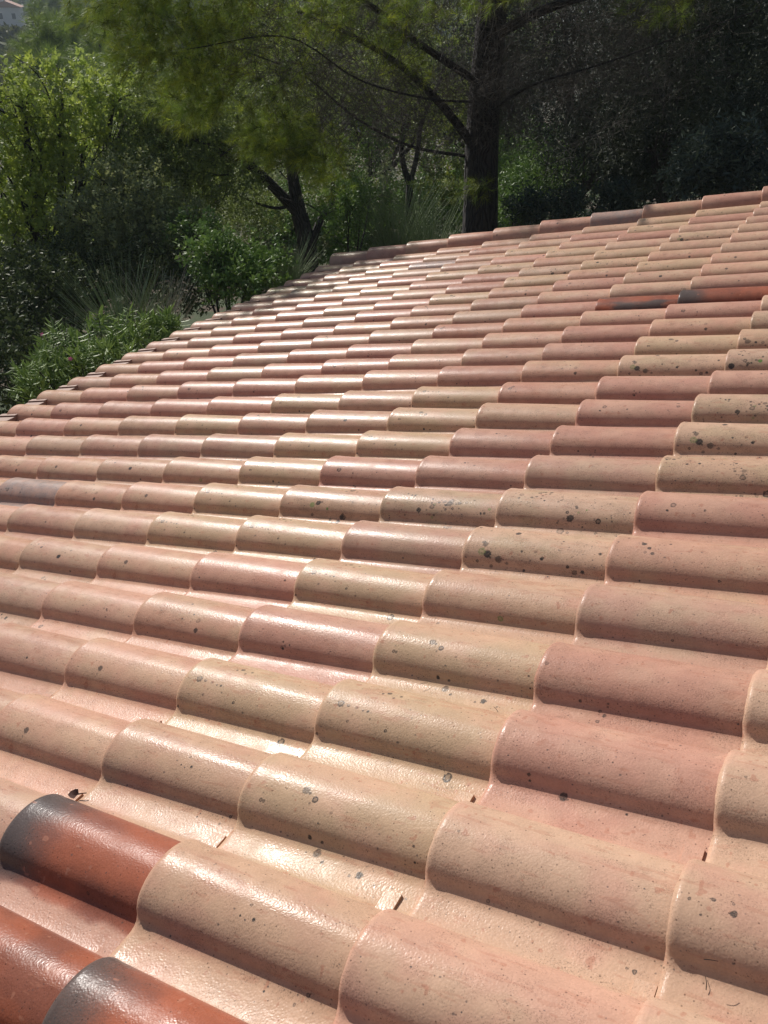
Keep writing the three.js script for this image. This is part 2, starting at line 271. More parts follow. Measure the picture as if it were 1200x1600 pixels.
// ------------------------------------------------------------------ ground and valley
const sp = (x) => x > 30 ? x : Math.log(1 + Math.exp(x));
function ground(x, z) {
  const d = Math.hypot(x - 3.9, z - 1);
  let h = -2.7 + .17 * sp(Math.min(x, 60) + 1.5) * sst(26, 8, x) + .17 * 22 * sst(8, 40, x) - .30 * sp(-x - 7) * sst(-40, -22, x) - 6.0 * sst(-22, -44, x) * .9;
  h += -.05 * Math.max(0, -z - 10) * sst(60, 20, -z) * sst(12, -2, x);
  h += (fbm(x * .25, z * .25, 5, 3) - .5) * .5 * sst(3, 8, d);
  const far = sst(240, 900, d) * 190 + sst(45, 130, d) * -3.0; h += far;
  return Math.max(h, -13 + far);
}
{
  const pos = [], idx = [], uv = [], nr = 90, na = 160;
  for (let r = 0; r <= nr; r++) { const d = 1200 * Math.pow(r / nr, 3.2); for (let a = 0; a <= na; a++) { const t = a / na * Math.PI * 2, x = 3.9 + d * Math.cos(t), z = 1 + d * Math.sin(t); pos.push(x, ground(x, z), z); uv.push(x / 4, z / 4); } }
  for (let r = 0; r < nr; r++) for (let a = 0; a < na; a++) { const p = r * (na + 1) + a; idx.push(p, p + na + 1, p + 1, p + 1, p + na + 1, p + na + 2); }
  for (let k = 0; k < idx.length; k += 3) { const t = idx[k + 1]; idx[k + 1] = idx[k + 2]; idx[k + 2] = t; }
  const d = new Uint8Array(512 * 512 * 4);
  for (let y = 0; y < 512; y++) for (let x = 0; x < 512; x++) { const o = (y * 512 + x) * 4, n = vnoise(x / 4, y / 4, 2, 128) * .5 + vnoise(x / 16, y / 16, 3, 32) * .3 + hash2(x, y, 4) * .2, m = sst(.4, .65, vnoise(x / 32, y / 32, 9, 16)); const c = [mix(.085, .05, m), mix(.062, .07, m), mix(.04, .028, m)]; for (let k = 0; k < 3; k++) d[o + k] = 255 * toS(c[k] * (.45 + n)); d[o + 3] = 255; }
  const gm = new THREE.Mesh(geoFrom(pos, idx, uv), new THREE.MeshStandardMaterial({ map: tex(512, 512, d, true), roughness: 1 })); gm.name = 'ground'; gm.userData.kind = 'structure'; gm.receiveShadow = true; scene.add(gm);
}

// ------------------------------------------------------------------ plants
const leafMat = (r, g, b, tr = .45, rough = .6) => new THREE.MeshPhysicalMaterial({ color: new THREE.Color().setRGB(r, g, b), roughness: rough, specularIntensity: .45, transmission: tr, thickness: 0, side: THREE.DoubleSide, ior: 1.4 });
const barkTex = (() => { const d = new Uint8Array(256 * 512 * 4); for (let y = 0; y < 512; y++) for (let x = 0; x < 256; x++) { const o = (y * 256 + x) * 4; const warp = vnoise(x / 16, y / 32, 3, 16) * 6; let c = Math.abs(((x + warp * 3 + 20 * vnoise(x / 32, y / 64, 4, 8)) / 18 % 1) - .5) * 2; c = Math.min(1, c * 1.4) * (.7 + .3 * vnoise(x / 8, y / 16, 5, 32)); const v = 60 + 150 * c * (.75 + .5 * hash2(x, y, 2)); d[o] = d[o + 1] = d[o + 2] = clamp(v, 0, 255); d[o + 3] = 255; } return tex(256, 512, d, false); })();
const barkMat = (r, g, b) => new THREE.MeshStandardMaterial({ color: new THREE.Color().setRGB(r, g, b), map: barkTex, bumpMap: barkTex, bumpScale: .03, roughness: .95 });
const pineBark = barkMat(.07, .06, .056), oakBark = barkMat(.10, .085, .075), paleTwig = new THREE.MeshStandardMaterial({ color: new THREE.Color().setRGB(.075, .068, .058), roughness: .9 });
// a tapered, slightly wandering branch through points (world or local) with radii
function limb(points, r0, r1, seg = 8, wob = 0, R = Math.random) {
  const P = points.map((p) => p.clone()); if (wob) for (let k = 1; k < P.length; k++) P[k].add(V(R() - .5, (R() - .5) * .6, R() - .5).multiplyScalar(wob));
  const c = new THREE.CatmullRomCurve3(P), n = Math.max(3, P.length * 4), g = new THREE.TubeGeometry(c, n, 1, seg, false), p = g.attributes.position, q = V(0, 0, 0), len = c.getLength(), u = g.attributes.uv;
  for (let k = 0; k <= n; k++) { const ctr = c.getPointAt(k / n), r = mix(r0, r1, k / n); for (let s = 0; s <= seg; s++) { const i = k * (seg + 1) + s; q.fromBufferAttribute(p, i).sub(ctr).multiplyScalar(r).add(ctr); p.setXYZ(i, q.x, q.y, q.z); u.setXY(i, s / seg * Math.max(1, Math.round(r0 * 8)), k / n * len / 1.2); } }
  g.computeVertexNormals(); return g;
}
// one leaf as a folded blade
function blade(pos, idx, uv, o, dir, nor, len, wid) {
  const b = pos.length / 3, side = V().crossVectors(dir, nor).normalize();
  const P = (t, w, h) => { const q = o.clone().addScaledVector(dir, len * t).addScaledVector(side, wid * w).addScaledVector(nor, len * h); pos.push(q.x, q.y, q.z); uv.push(t, w + .5); };
  P(0, 0, 0); P(.35, -.5, .05); P(.35, .5, .05); P(.55, 0, .0); P(.72, -.36, .03); P(.72, .36, .03); P(1, 0, -.06);
  idx.push(b, b + 1, b + 3, b, b + 3, b + 2, b + 1, b + 4, b + 3, b + 2, b + 3, b + 5, b + 4, b + 6, b + 3, b + 5, b + 3, b + 6);
}
function quadLeaf(pos, idx, uv, o, dir, nor, len, wid) {
  const b = pos.length / 3, side = V().crossVectors(dir, nor).normalize();
  const P = (t, w, h) => { const q = o.clone().addScaledVector(dir, len * t).addScaledVector(side, wid * w).addScaledVector(nor, len * h); pos.push(q.x, q.y, q.z); uv.push(t, w + .5); };
  P(0, 0, 0); P(.5, -.5, .06); P(.5, .5, .06); P(1, 0, -.04); idx.push(b, b + 1, b + 3, b, b + 3, b + 2);
}
const rdir = (R) => { const z = R() * 2 - 1, a = R() * 6.2832, s = Math.sqrt(1 - z * z); return V(s * Math.cos(a), z, s * Math.sin(a)); };
function spray(seed, n, len, leaf, wid, full) { // a twig with leaves
  const R = rng(seed), pos = [], idx = [], uv = [];
  for (let k = 0; k < n; k++) { const t = (k + .5) / n, a = k * 2.4 + R(), o = V((R() - .5) * .25 * len, len * (t - .3), (R() - .5) * .25 * len), dir = V(Math.cos(a), .25 + R() * .7, Math.sin(a)).normalize(), nor = V().crossVectors(dir, rdir(R)).normalize(), f = .7 + R() * .6; (full ? blade : quadLeaf)(pos, idx, uv, o, dir, nor, leaf * f, wid * f); }
  return geoFrom(pos, idx, uv);
}
function tuft(seed, n, len, w) { // pine needles round a shoot
  const R = rng(seed), pos = [], idx = [], uv = [];
  for (let k = 0; k < n; k++) { const a = k * 2.39996, t = R(), o = V(0, t * len * .9, 0), dir = V(Math.cos(a), .5 + R() * .9, Math.sin(a)).normalize(), l = len * (.7 + R() * .5), s = V(-Math.sin(a), 0, Math.cos(a)), b = pos.length / 3, e = o.clone().addScaledVector(dir, l); e.y -= l * .08;
    const p = [o.clone().addScaledVector(s, w), o.clone().addScaledVector(s, -w), e]; for (const q of p) { pos.push(q.x, q.y, q.z); uv.push(0, 0); } idx.push(b, b + 1, b + 2); }
  return geoFrom(pos, idx, uv);
}
function twigs(seed, n, len, r) { // bare dead twigs
  const R = rng(seed), gs = [];
  for (let k = 0; k < n; k++) { const d = V((R() - .5) * 1.6, (R() - .5) * .9 - .1, (R() - .5) * 1.6).normalize(), o = V((R() - .5) * .2, (R() - .5) * .2, (R() - .5) * .2), l = len * (.5 + R()), m = o.clone().addScaledVector(d, l * .5).add(rdir(R).multiplyScalar(l * .12)), e = o.clone().addScaledVector(d, l); const c = new THREE.CatmullRomCurve3([o, m, e]); gs.push(new THREE.TubeGeometry(c, 3, r * (.6 + R() * .8), 3, false)); }
  return mergeGeometries(gs);
}
// instances scattered over blobs; blob = [centre, rx, ry, rz, count]; density falls in noisy gaps
function crown(name, parent, geo, mat, blobs, seed, o = {}) {
  const R = rng(seed), list = [], q = new THREE.Quaternion(), up = V(0, 1, 0);
  for (const [c, rx, ry, rz, n0] of blobs) for (let k = 0, tries = 0, n = Math.round(n0 * (o.thin ?? .72)); k < n && tries < n * 4; tries++) {
    const d = rdir(R), r = Math.pow(R(), o.fill ?? .45); const p = V(c.x + d.x * rx * r, c.y + d.y * ry * r, c.z + d.z * rz * r), f = o.gap ?? 1.6;
    if (vnoise(p.x * f + 40, p.y * f + p.z * f * .73 + 40, seed) < (o.cut ?? .38) && R() < .9) continue;
    k++; const out = d.clone().multiplyScalar(o.out ?? .6).add(rdir(R).multiplyScalar(o.loose ?? .8)).add(V(0, o.lift ?? .4, 0)).add(o.hang || V()).normalize();
    q.setFromUnitVectors(up, out); const sc = (o.size ?? 1) * (.7 + R() * .6);
    list.push([new THREE.Matrix4().compose(p.sub(parent.position), q.clone().multiply(new THREE.Quaternion().setFromAxisAngle(up, R() * 6.28)), V(sc, sc, sc)), R()]);
  }
  const im = new THREE.InstancedMesh(geo, mat, list.length); im.name = name; im.castShadow = im.receiveShadow = true; im.userData.kind = 'stuff';
  const a = o.tint || [1, 1, 1], b = o.tint2 || [1.25, 1.15, .8];
  list.forEach(([m, t], k) => { im.setMatrixAt(k, m); const v = 1 + (o.vary ?? .5) * (((t * 7) % 1) - .5); im.setColorAt(k, new THREE.Color().setRGB(mix(a[0], b[0], t) * v, mix(a[1], b[1], t) * v, mix(a[2], b[2], t) * v)); });
  parent.add(im); return im;
}
const sprayOak = spray(1, 15, .22, .064, .036, true), spraySmall = spray(2, 16, .17, .042, .025, false), sprayHolm = spray(3, 14, .2, .05, .026, false), sprayFar = spray(4, 16, .5, .2, .15, false), spraySlim = spray(5, 14, .2, .06, .016, false);
const tuftA = tuft(1, 34, .11, .0017), tuftFar = tuft(2, 40, .5, .012), twigA = twigs(1, 14, .34, .0013);
// base of a plant below a point of the crown
const below = (p) => V(p.x, ground(p.x, p.z) - .05, p.z);
const local = (o, ps) => ps.map((p) => p.clone().sub(o.position));
const B = (px, py, d, rx, ry, rz, n) => [at(px, py, d), rx, ry ?? rx, rz ?? rx, n];
// a broadleaf tree: trunk and limbs to the blobs, foliage over them
function leafTree(name, label, cat, group, base, blobs, geo, mat, bark, r, seed, opt = {}) {
  const R = rng(seed), t = thing(name, label, cat, base, group), gs = [];
  const top = V(); let w = 0; for (const b of blobs) { top.addScaledVector(b[0], b[4]); w += b[4]; } top.divideScalar(w);
  const fork = base.clone().lerp(top, .45);
  gs.push(limb(local(t, [base, base.clone().lerp(fork, .5), fork]), r, r * .75, 8, .12, R));
  for (const b of blobs) { const mid = fork.clone().lerp(b[0], .5).add(V((R() - .5) * .3, -.1, (R() - .5) * .3)); gs.push(limb(local(t, [fork, mid, b[0]]), r * .55, r * .2, 6, .1, R)); for (let k = 0; k < (opt.twigs ?? 6); k++) { const e = b[0].clone().add(V((R() - .5) * 1.8 * b[1], (R() - .4) * 1.8 * b[2], (R() - .5) * 1.8 * b[3])); gs.push(limb(local(t, [mid.clone().lerp(b[0], R()), b[0].clone().lerp(e, .5), e]), r * .16, .004, 4, .06, R)); } }
  part('trunk', mergeGeometries(gs), bark, t);
  crown('crown', t, geo, mat, blobs, seed, opt); return t;
}
const M_wood = leafMat(.21, .27, .075, .5, .7), M_oak = leafMat(.34, .43, .115, .6, .7), M_holm = leafMat(.17, .22, .09, .42, .7), M_dark = leafMat(.075, .105, .045, .35, .65), M_grey = leafMat(.26, .31, .18, .42, .7), M_shrub = leafMat(.15, .25, .075, .45, .6), M_pine = leafMat(.25, .32, .07, .5, .65), M_cyp = leafMat(.045, .06, .045, .25, .8), M_blue = leafMat(.055, .08, .072, .25, .8), M_broom = new THREE.MeshStandardMaterial({ color: new THREE.Color().setRGB(.17, .225, .11), roughness: .6 }), M_olea = leafMat(.22, .32, .085, .45, .6);

// --- the large pine behind the verge
{
  const base = below(at(750, 352, 11)), t = thing('pine_tree', 'large dark pine with furrowed trunk rising behind the far verge', 'tree', base), R = rng(5);
  const T = [base, at(750, 352, 11), at(752, 250, 11), at(758, 140, 11.1), at(768, 30, 11.2), at(780, -110, 11.4), at(790, -300, 11.8), at(800, -520, 12.4)];
  part('trunk', limb(local(t, T), .25, .1, 16), pineBark, t);
  const Lm = [[[745, 235, 11], [690, 170, 10.8], [620, 95, 10.4], [540, 50, 10], [470, 20, 9.6], .075], [[735, 245, 11], [640, 225, 10.8], [560, 190, 10.5], [470, 120, 10.2], [390, 85, 9.8], .028], [[748, 130, 11], [650, 60, 10.5], [560, 0, 10.1], [440, -40, 9.6], [330, -60, 9.2], .06], [[765, 60, 11.2], [850, 20, 10.8], [960, -20, 10.4], [1080, -50, 10], [1180, -80, 9.8], .08], [[757, 180, 11], [830, 130, 10.6], [940, 100, 10.2], [1050, 60, 10], [1190, 20, 9.8], .022], [[770, 10, 11.2], [740, -90, 10.4], [700, -180, 9.8], [620, -260, 9.2], [560, -300, 9], .09], [[780, -100, 11.4], [860, -200, 11], [960, -280, 10.6], [1080, -340, 10], [1200, -380, 9.8], .09], [[752, 160, 11], [660, 150, 10], [560, 120, 9.6], [450, 60, 9.4], [300, 75, 9], .02]];
  for (const l of Lm) { const r = l.pop(), pts = l.map((p) => at(...p)); const b = part('branch', limb(local(t, pts), r * .75, r * .2, 7, .08, R), pineBark, t); b.castShadow = true; }
  // side twigs carrying the shoots
  const blobs = [B(230, 10, 9.4, .55, .35, .8, 330), B(190, -60, 9.3, .55, .45, .8, 330), B(300, 70, 9.5, .6, .36, .9, 420), B(330, -20, 9.5, .6, .4, .9, 380), B(255, 85, 9.4, .35, .3, .6, 190), B(330, 150, 9.6, .5, .3, .8, 330), B(400, 120, 9.7, .5, .35, .8, 260), B(410, 205, 9.8, .5, .22, .7, 300), B(475, 225, 9.9, .4, .22, .6, 250), B(505, 255, 10, .25, .2, .4, 90), B(430, 20, 9.7, .6, .35, .9, 280), B(560, 25, 9.8, .45, .25, .8, 200), B(615, 70, 10.2, .25, .25, .4, 70), B(650, 110, 10.4, .2, .2, .3, 45), B(745, 290, 10.7, .16, .14, .2, 26), B(520, 285, 10, .18, .15, .3, 40), B(660, -60, 9.8, 1.2, .5, 1.4, 560), B(1040, 5, 10.2, .4, .2, .6, 90), B(950, -150, 10.4, 1.6, .6, 1.6, 800), B(1180, -170, 10, 1.3, .6, 1.5, 600), B(1150, -420, 10, 1.6, .8, 1.6, 700), B(820, -520, 12, 2, 1, 2, 900),];
  crown('needles', t, tuftA, M_pine, blobs, 51, { cut: .42, gap: 3.6, vary: 1.2, out: .4, lift: 0, loose: .6, hang: V(-.4, -.15, .2), thin: .95, tint: [.75, .9, .85], tint2: [1.4, 1.25, .7], size: 1 });
  const tw = [B(520, 120, 10, 1.1, .75, .9, 126), B(600, 190, 10.5, .9, .5, .8, 78), B(700, 100, 10.7, .8, .9, .7, 90), B(430, 60, 9.8, .8, .5, .8, 45), B(350, 60, 9.6, .6, .5, .8, 21), B(770, 150, 11, .5, .9, .6, 60), B(870, 130, 10.7, 1, .8, .8, 102), B(980, 70, 10.3, 1.1, .6, .8, 78), B(900, -20, 10.5, 1.2, .5, 1, 66), B(640, 10, 10.4, 1.1, .5, .8, 66)];
  crown('dead_twigs', t, twigA, paleTwig, tw, 52, { thin: 1, cut: .2, out: .2, lift: -.1, tint: [.8, .8, .8], tint2: [1.1, 1.05, 1] });
}
// --- left: bright deciduous oak
{
  const bl = [[30, 150, 13, .75, .5, .8, 130], [95, 150, 13.2, .7, .5, .8, 110], [40, 210, 13, .9, .6, .9, 165], [130, 215, 13.5, .8, .55, .8, 145], [200, 180, 13.6, .55, .45, .6, 95], [180, 150, 13.7, .4, .35, .5, 40], [30, 300, 12.8, .9, .6, .9, 170], [110, 300, 13, .8, .6, .8, 150], [20, 385, 12.6, .8, .5, .8, 135], [70, 250, 13.2, .8, .5, .8, 120], [-70, 200, 13, 1, 1.2, 1, 225], [90, 375, 12.8, .7, .4, .7, 90]].map((b) => B(...b));
  leafTree('oak_tree', 'bright yellow-green leafy oak at the left edge above the dark shrubs', 'tree', null, below(at(60, 420, 13)), bl, sprayOak, M_oak, oakBark, .12, 61, { thin: .85, cut: .4, twigs: 5, gap: 2 });
}
// --- middle: dark holm oak with forked trunk
{
  const base = below(at(478, 395, 14)), t = thing('holm_oak', 'dark holm oak with black forked leaning trunks left of the pine', 'tree', base), R = rng(8);
  const k = at(468, 335, 14);
  const gs = [limb(local(t, [base, at(482, 400, 14), k]), .17, .13, 10), limb(local(t, [k, at(458, 280, 14), at(452, 235, 14), at(440, 180, 14)]), .11, .05, 8), limb(local(t, [k, at(435, 300, 13.9), at(395, 262, 13.7), at(340, 235, 13.4), at(300, 215, 13.2)]), .09, .03, 8), limb(local(t, [at(456, 275, 14), at(470, 262, 14), at(485, 240, 14)]), .05, .02, 6), limb(local(t, [at(400, 264, 13.7), at(380, 225, 13.6), at(370, 180, 13.5)]), .04, .015, 6), limb(local(t, [at(484, 395, 14), at(500, 345, 14), at(518, 315, 14.1), at(520, 280, 14.2)]), .07, .03, 7), limb(local(t, [at(462, 320, 14), at(430, 325, 13.9), at(380, 310, 13.8)]), .03, .01, 6)];
  for (let q = 0; q < 60; q++) { const a = at(260 + R() * 280, 170 + R() * 150, 13 + R() * 1.4), e = a.clone().add(V((R() - .5) * .9, (R() - .2) * .6, (R() - .5) * .9)); gs.push(limb(local(t, [a, a.clone().lerp(e, .5), e]), .012, .004, 4, .08, R)); }
  part('trunk', mergeGeometries(gs), oakBark, t);
  const bl = [[270, 170, 13.4, .6, .5, .7, 420], [310, 220, 13.3, .8, .5, .8, 560], [370, 200, 13.5, .7, .5, .8, 440], [250, 260, 13.2, .8, .5, .8, 560], [340, 290, 13.6, .8, .45, .7, 460], [430, 200, 14.2, .8, .5, .8, 330], [400, 330, 14.3, .6, .35, .5, 240], [520, 250, 14.8, .5, .5, .6, 180], [460, 160, 14.4, .9, .6, .8, 360], [220, 210, 13.4, .5, .4, .6, 240]].map((b) => B(...b));
  crown('crown', t, spraySmall, M_holm, bl, 81, { cut: .36, gap: 2, tint2: [1.7, 1.6, 1.1] });
}
// --- grey-green shrubs, lighter shrub, dark mass at left
const shrubs = [
  ['grey_shrub', 'grey-green small-leaved shrub between the bright oak and the holm oak', 'shrub', [[190, 300, 12.4, .75, .5, .7, 520], [200, 370, 12, .75, .42, .7, 560], [260, 350, 12.2, .6, .4, .6, 380], [150, 350, 12, .5, .4, .6, 300]], spraySmall, M_grey, 91],
  ['leafy_shrub', 'light green round-leaved shrub just beyond the eave below the holm oak', 'shrub', [[345, 415, 10.4, .35, .25, .4, 190], [385, 440, 10.2, .4, .25, .4, 210], [330, 390, 10.6, .3, .22, .4, 110], [410, 410, 10.6, .35, .25, .4, 130], [300, 355, 11.6, .4, .25, .4, 120]], sprayHolm, M_shrub, 92],
  ['dark_shrub', 'very dark dense bush at the left edge behind the oleander', 'shrub', [[30, 480, 10.6, .9, .7, .8, 700], [10, 570, 9.6, .7, .6, .7, 520], [110, 440, 11.4, .9, .5, .8, 560], [250, 430, 11.6, 1, .5, .8, 560], [60, 580, 9.2, .5, .4, .5, 300]], sprayHolm, M_dark, 93],
  ['green_shrub', 'bright green low bush right of the forked trunk', 'shrub', [[545, 325, 12.6, .4, .25, .4, 170], [560, 300, 13, .35, .25, .4, 120], [580, 215, 14.5, .5, .4, .5, 130]], sprayHolm, M_shrub, 94],
  ['grass_bush', 'yellow-green sunlit bush just right of the pine trunk', 'shrub', [[815, 300, 12.4, .4, .3, .5, 170], [850, 275, 12.8, .5, .35, .5, 180], [800, 330, 12, .25, .2, .3, 80]], spraySlim, M_shrub, 95]];
for (const [n, l, c, bs, g, m, s] of shrubs) { const bl = bs.map((b) => B(...b)); leafTree(n, l, c, null, below(bl[0][0]), bl, g, m, oakBark, .035, s, { cut: .3, twigs: 7, gap: 2.6 }); }
const greyStem = new THREE.MeshStandardMaterial({ color: new THREE.Color().setRGB(.30, .29, .23), roughness: .9 });
// --- brooms: bundles of long thin green stems
function broom(label, px, py, d, h, spread, n, seed, mat = M_broom) {
  const top = at(px, py, d), base = V(top.x, top.y - h, top.z), t = thing('broom_bush', label, 'bush', base), R = rng(seed), gs = [];
  for (let k = 0; k < n; k++) { const a = R() * 6.28, lean = spread * Math.sqrt(R()), hh = h * (.65 + R() * .5), e = V(Math.cos(a) * lean, hh, Math.sin(a) * lean), o = V(Math.cos(a) * .1 * R(), 0, Math.sin(a) * .1 * R()); gs.push(limb([o, V(e.x * .35, hh * .55, e.z * .35), e], .005, .0015, 3, .05, R)); }
  part('stems', mergeGeometries(gs), mat, t, 'stuff'); return t;
}
broom('broom of long arching blue-green stems behind the oleander', 180, 428, 8.5, 1.2, .6, 260, 11);
broom('grey broom with sparse bare stems right of the oleander', 240, 440, 8.6, 1, .45, 120, 12, greyStem);
broom('small blue-green broom at the foot of the forked trunk', 450, 385, 11, .8, .5, 220, 13);
broom('tall grassy broom left of the pine trunk', 620, 300, 12.4, 1.6, .8, 330, 14);
broom('low grassy broom against the left of the pine trunk', 675, 320, 11.6, 1.3, .55, 230, 15);
// --- slim dark trunks behind the broom
{
  const o = below(at(640, 330, 15)), k = at(640, 290, 15), bl = [[620, 150, 15.2, 1, .5, .8, 300], [560, 120, 15.4, 1, .5, .8, 260], [690, 170, 15.4, .8, .5, .8, 240], [700, 280, 14.6, .6, .4, .6, 200]].map((b) => B(...b));
  const t = thing('slim_oak', 'slim twin-stemmed oak with thin black trunks behind the tall broom', 'tree', o), R = rng(31);
  part('trunk', mergeGeometries([limb(local(t, [o, k]), .07, .06, 7), limb(local(t, [k, at(628, 245, 15), at(630, 190, 15.1), at(620, 120, 15.2)]), .05, .03, 6), limb(local(t, [k, at(652, 240, 15), at(658, 195, 15.1), at(690, 120, 15.3)]), .05, .03, 6)]), oakBark, t);
  crown('crown', t, sprayOak, M_wood, bl, 32, { cut: .45, gap: 2, size: .8 });
}
// --- right: dark cypress-like evergreens and bluish junipers
const darkTrees = [
  ['evergreen_tree', 'tall dark evergreen right of the pine, its crown leaving the top of the photo', [[900, 150, 13.5, 1, 1.2, 1, 900], [940, 250, 12.5, .8, .8, .8, 700], [880, 20, 14, 1.2, 1, 1, 700]], M_cyp, 41],
  ['evergreen_tree', 'broad black-green evergreen at the top right corner', [[1060, 130, 11.5, 1.1, 1, 1, 1000], [1160, 60, 11, 1.1, 1, 1, 900], [1180, 190, 10, .8, .6, .8, 700], [1020, 230, 11.5, .8, .7, .8, 650], [1060, -40, 12, 1.3, 1, 1, 700]], M_cyp, 42],
  ['juniper_bush', 'bluish juniper bush standing over the right end of the verge', [[1110, 265, 8.8, .28, .26, .3, 260], [1080, 285, 8.6, .2, .15, .2, 130], [1150, 250, 8.8, .35, .25, .3, 200], [1165, 285, 8.7, .3, .14, .25, 160]], M_blue, 43],
  ['juniper_bush', 'small blue-grey juniper peeping over the verge right of the pine', [[965, 320, 9.6, .2, .16, .2, 130], [840, 330, 10.4, .3, .2, .3, 160], [890, 325, 10, .2, .15, .2, 80]], M_blue, 44]];
for (const [n, l, bs, m, s] of darkTrees) { const bl = bs.map((b) => B(...b)); leafTree(n, l, n === 'juniper_bush' ? 'bush' : 'tree', null, below(bl[0][0]), bl, spraySlim, m, oakBark, n === 'juniper_bush' ? .03 : .12, s, { cut: .34, twigs: 5, gap: 2.2, lift: .9, out: .5 }); }
// --- the wood behind: holm oaks massed beyond the named trees
const behind = [[330, 180, 21], [470, 120, 23], [600, 150, 20], [720, 120, 22], [840, 140, 19], [960, 120, 20], [1080, 90, 18], [1200, 60, 17], [220, 250, 22], [100, 330, 20], [10, 390, 19], [560, -20, 27], [800, -40, 27], [1040, -80, 24], [400, 20, 30]];
behind.forEach(([px, py, d], q) => {
  const R = rng(700 + q), c = at(px, py, d), bl = []; for (let k = 0; k < 5; k++) bl.push([c.clone().add(V((R() - .5) * 2.6, (R() - .5) * 2.6 - .6, (R() - .5) * 2)), 1.3, 1.1, 1.2, 260]);
  leafTree('woodland_oak', 'dark holm oak in the mass of woodland behind the front trees', 'tree', 'holm oaks massed behind the front trees', below(c), bl, spray(60 + q % 3, 14, .3, .08, .045, false), px > 800 ? M_cyp : px > 300 && px < 700 ? M_wood : M_holm, oakBark, .12, 720 + q, { cut: .3, twigs: 4, size: 1.1, tint2: [1.7, 1.6, 1] });
});
// --- undergrowth seen between the trunks
[[500, 335, 16.5, 'leafy undergrowth bush seen just right of the forked trunk', 0], [590, 300, 17, 'leafy undergrowth bush behind the tall broom', 1], [690, 300, 16, 'leafy undergrowth bush left of the pine trunk in the shade', 0], [430, 330, 17, 'leafy undergrowth bush behind the leaning trunk', 1], [830, 250, 17, 'leafy undergrowth bush far behind the pine on its right', 0]].forEach(([px, py, d, label, k], q) => {
  const bl = [B(px, py, d, 1, .7, .8, 330), B(px + 30, py + 40, d - .6, .9, .5, .7, 240), B(px - 40, py + 30, d - .3, .8, .5, .7, 220)];
  leafTree('undergrowth_bush', label, 'bush', null, below(bl[1][0]), bl, sprayHolm, k ? M_grey : M_shrub, oakBark, .03, 820 + q, { cut: .25, twigs: 4, size: 1.3 });
});
// --- far wooded slopes of the valley, one mass of crowns
{
  const R = rng(990), list = [], base = thing('far_woodland', 'hazy green woodland covering the far slope at the top left', 'woodland', [0, 0, 0]), q = new THREE.Quaternion();
  for (let k = 0; k < 26000; k++) { const d = 75 * Math.pow(13, R()), a = (R() - .5) * 1.5, v = FWD.clone().addScaledVector(RIGHT, -.5 + a * .8).setY(0).normalize(), x = 3.9 + v.x * d, z = 1 + v.z * d; if (Math.hypot(x - HOUSE.x, z - HOUSE.z) < 9) continue; const hv = HOUSE.clone().sub(CAM), off = ((x - 3.9) * hv.z - (z - 1) * hv.x) / 226 / d; if (d < 224 && d > 158 && Math.abs(off) < .020) continue; const c = vnoise(x * .12, z * .12, 4), sc = (.5 + R() * .9) * (.7 + d / 260); list.push([new THREE.Matrix4().compose(V(x, ground(x, z) + (.6 + 4.5 * c * R()) * Math.min(1, .6 + d / 300), z), q.setFromUnitVectors(V(0, 1, 0), rdir(R)).clone(), V(sc, sc, sc)), R(), c]); }
  const im = new THREE.InstancedMesh(spray(44, 26, 1.7, .7, .5, false), leafMat(.10, .14, .05, .35, .8), list.length); im.name = 'foliage'; list.forEach(([m, t, c], k) => { im.setMatrixAt(k, m); const b = .7 + .6 * t; im.setColorAt(k, new THREE.Color().setRGB(b * mix(.8, 1.3, c), b, b * mix(1, .8, c))); }); base.userData.kind = 'stuff'; base.add(im);
}
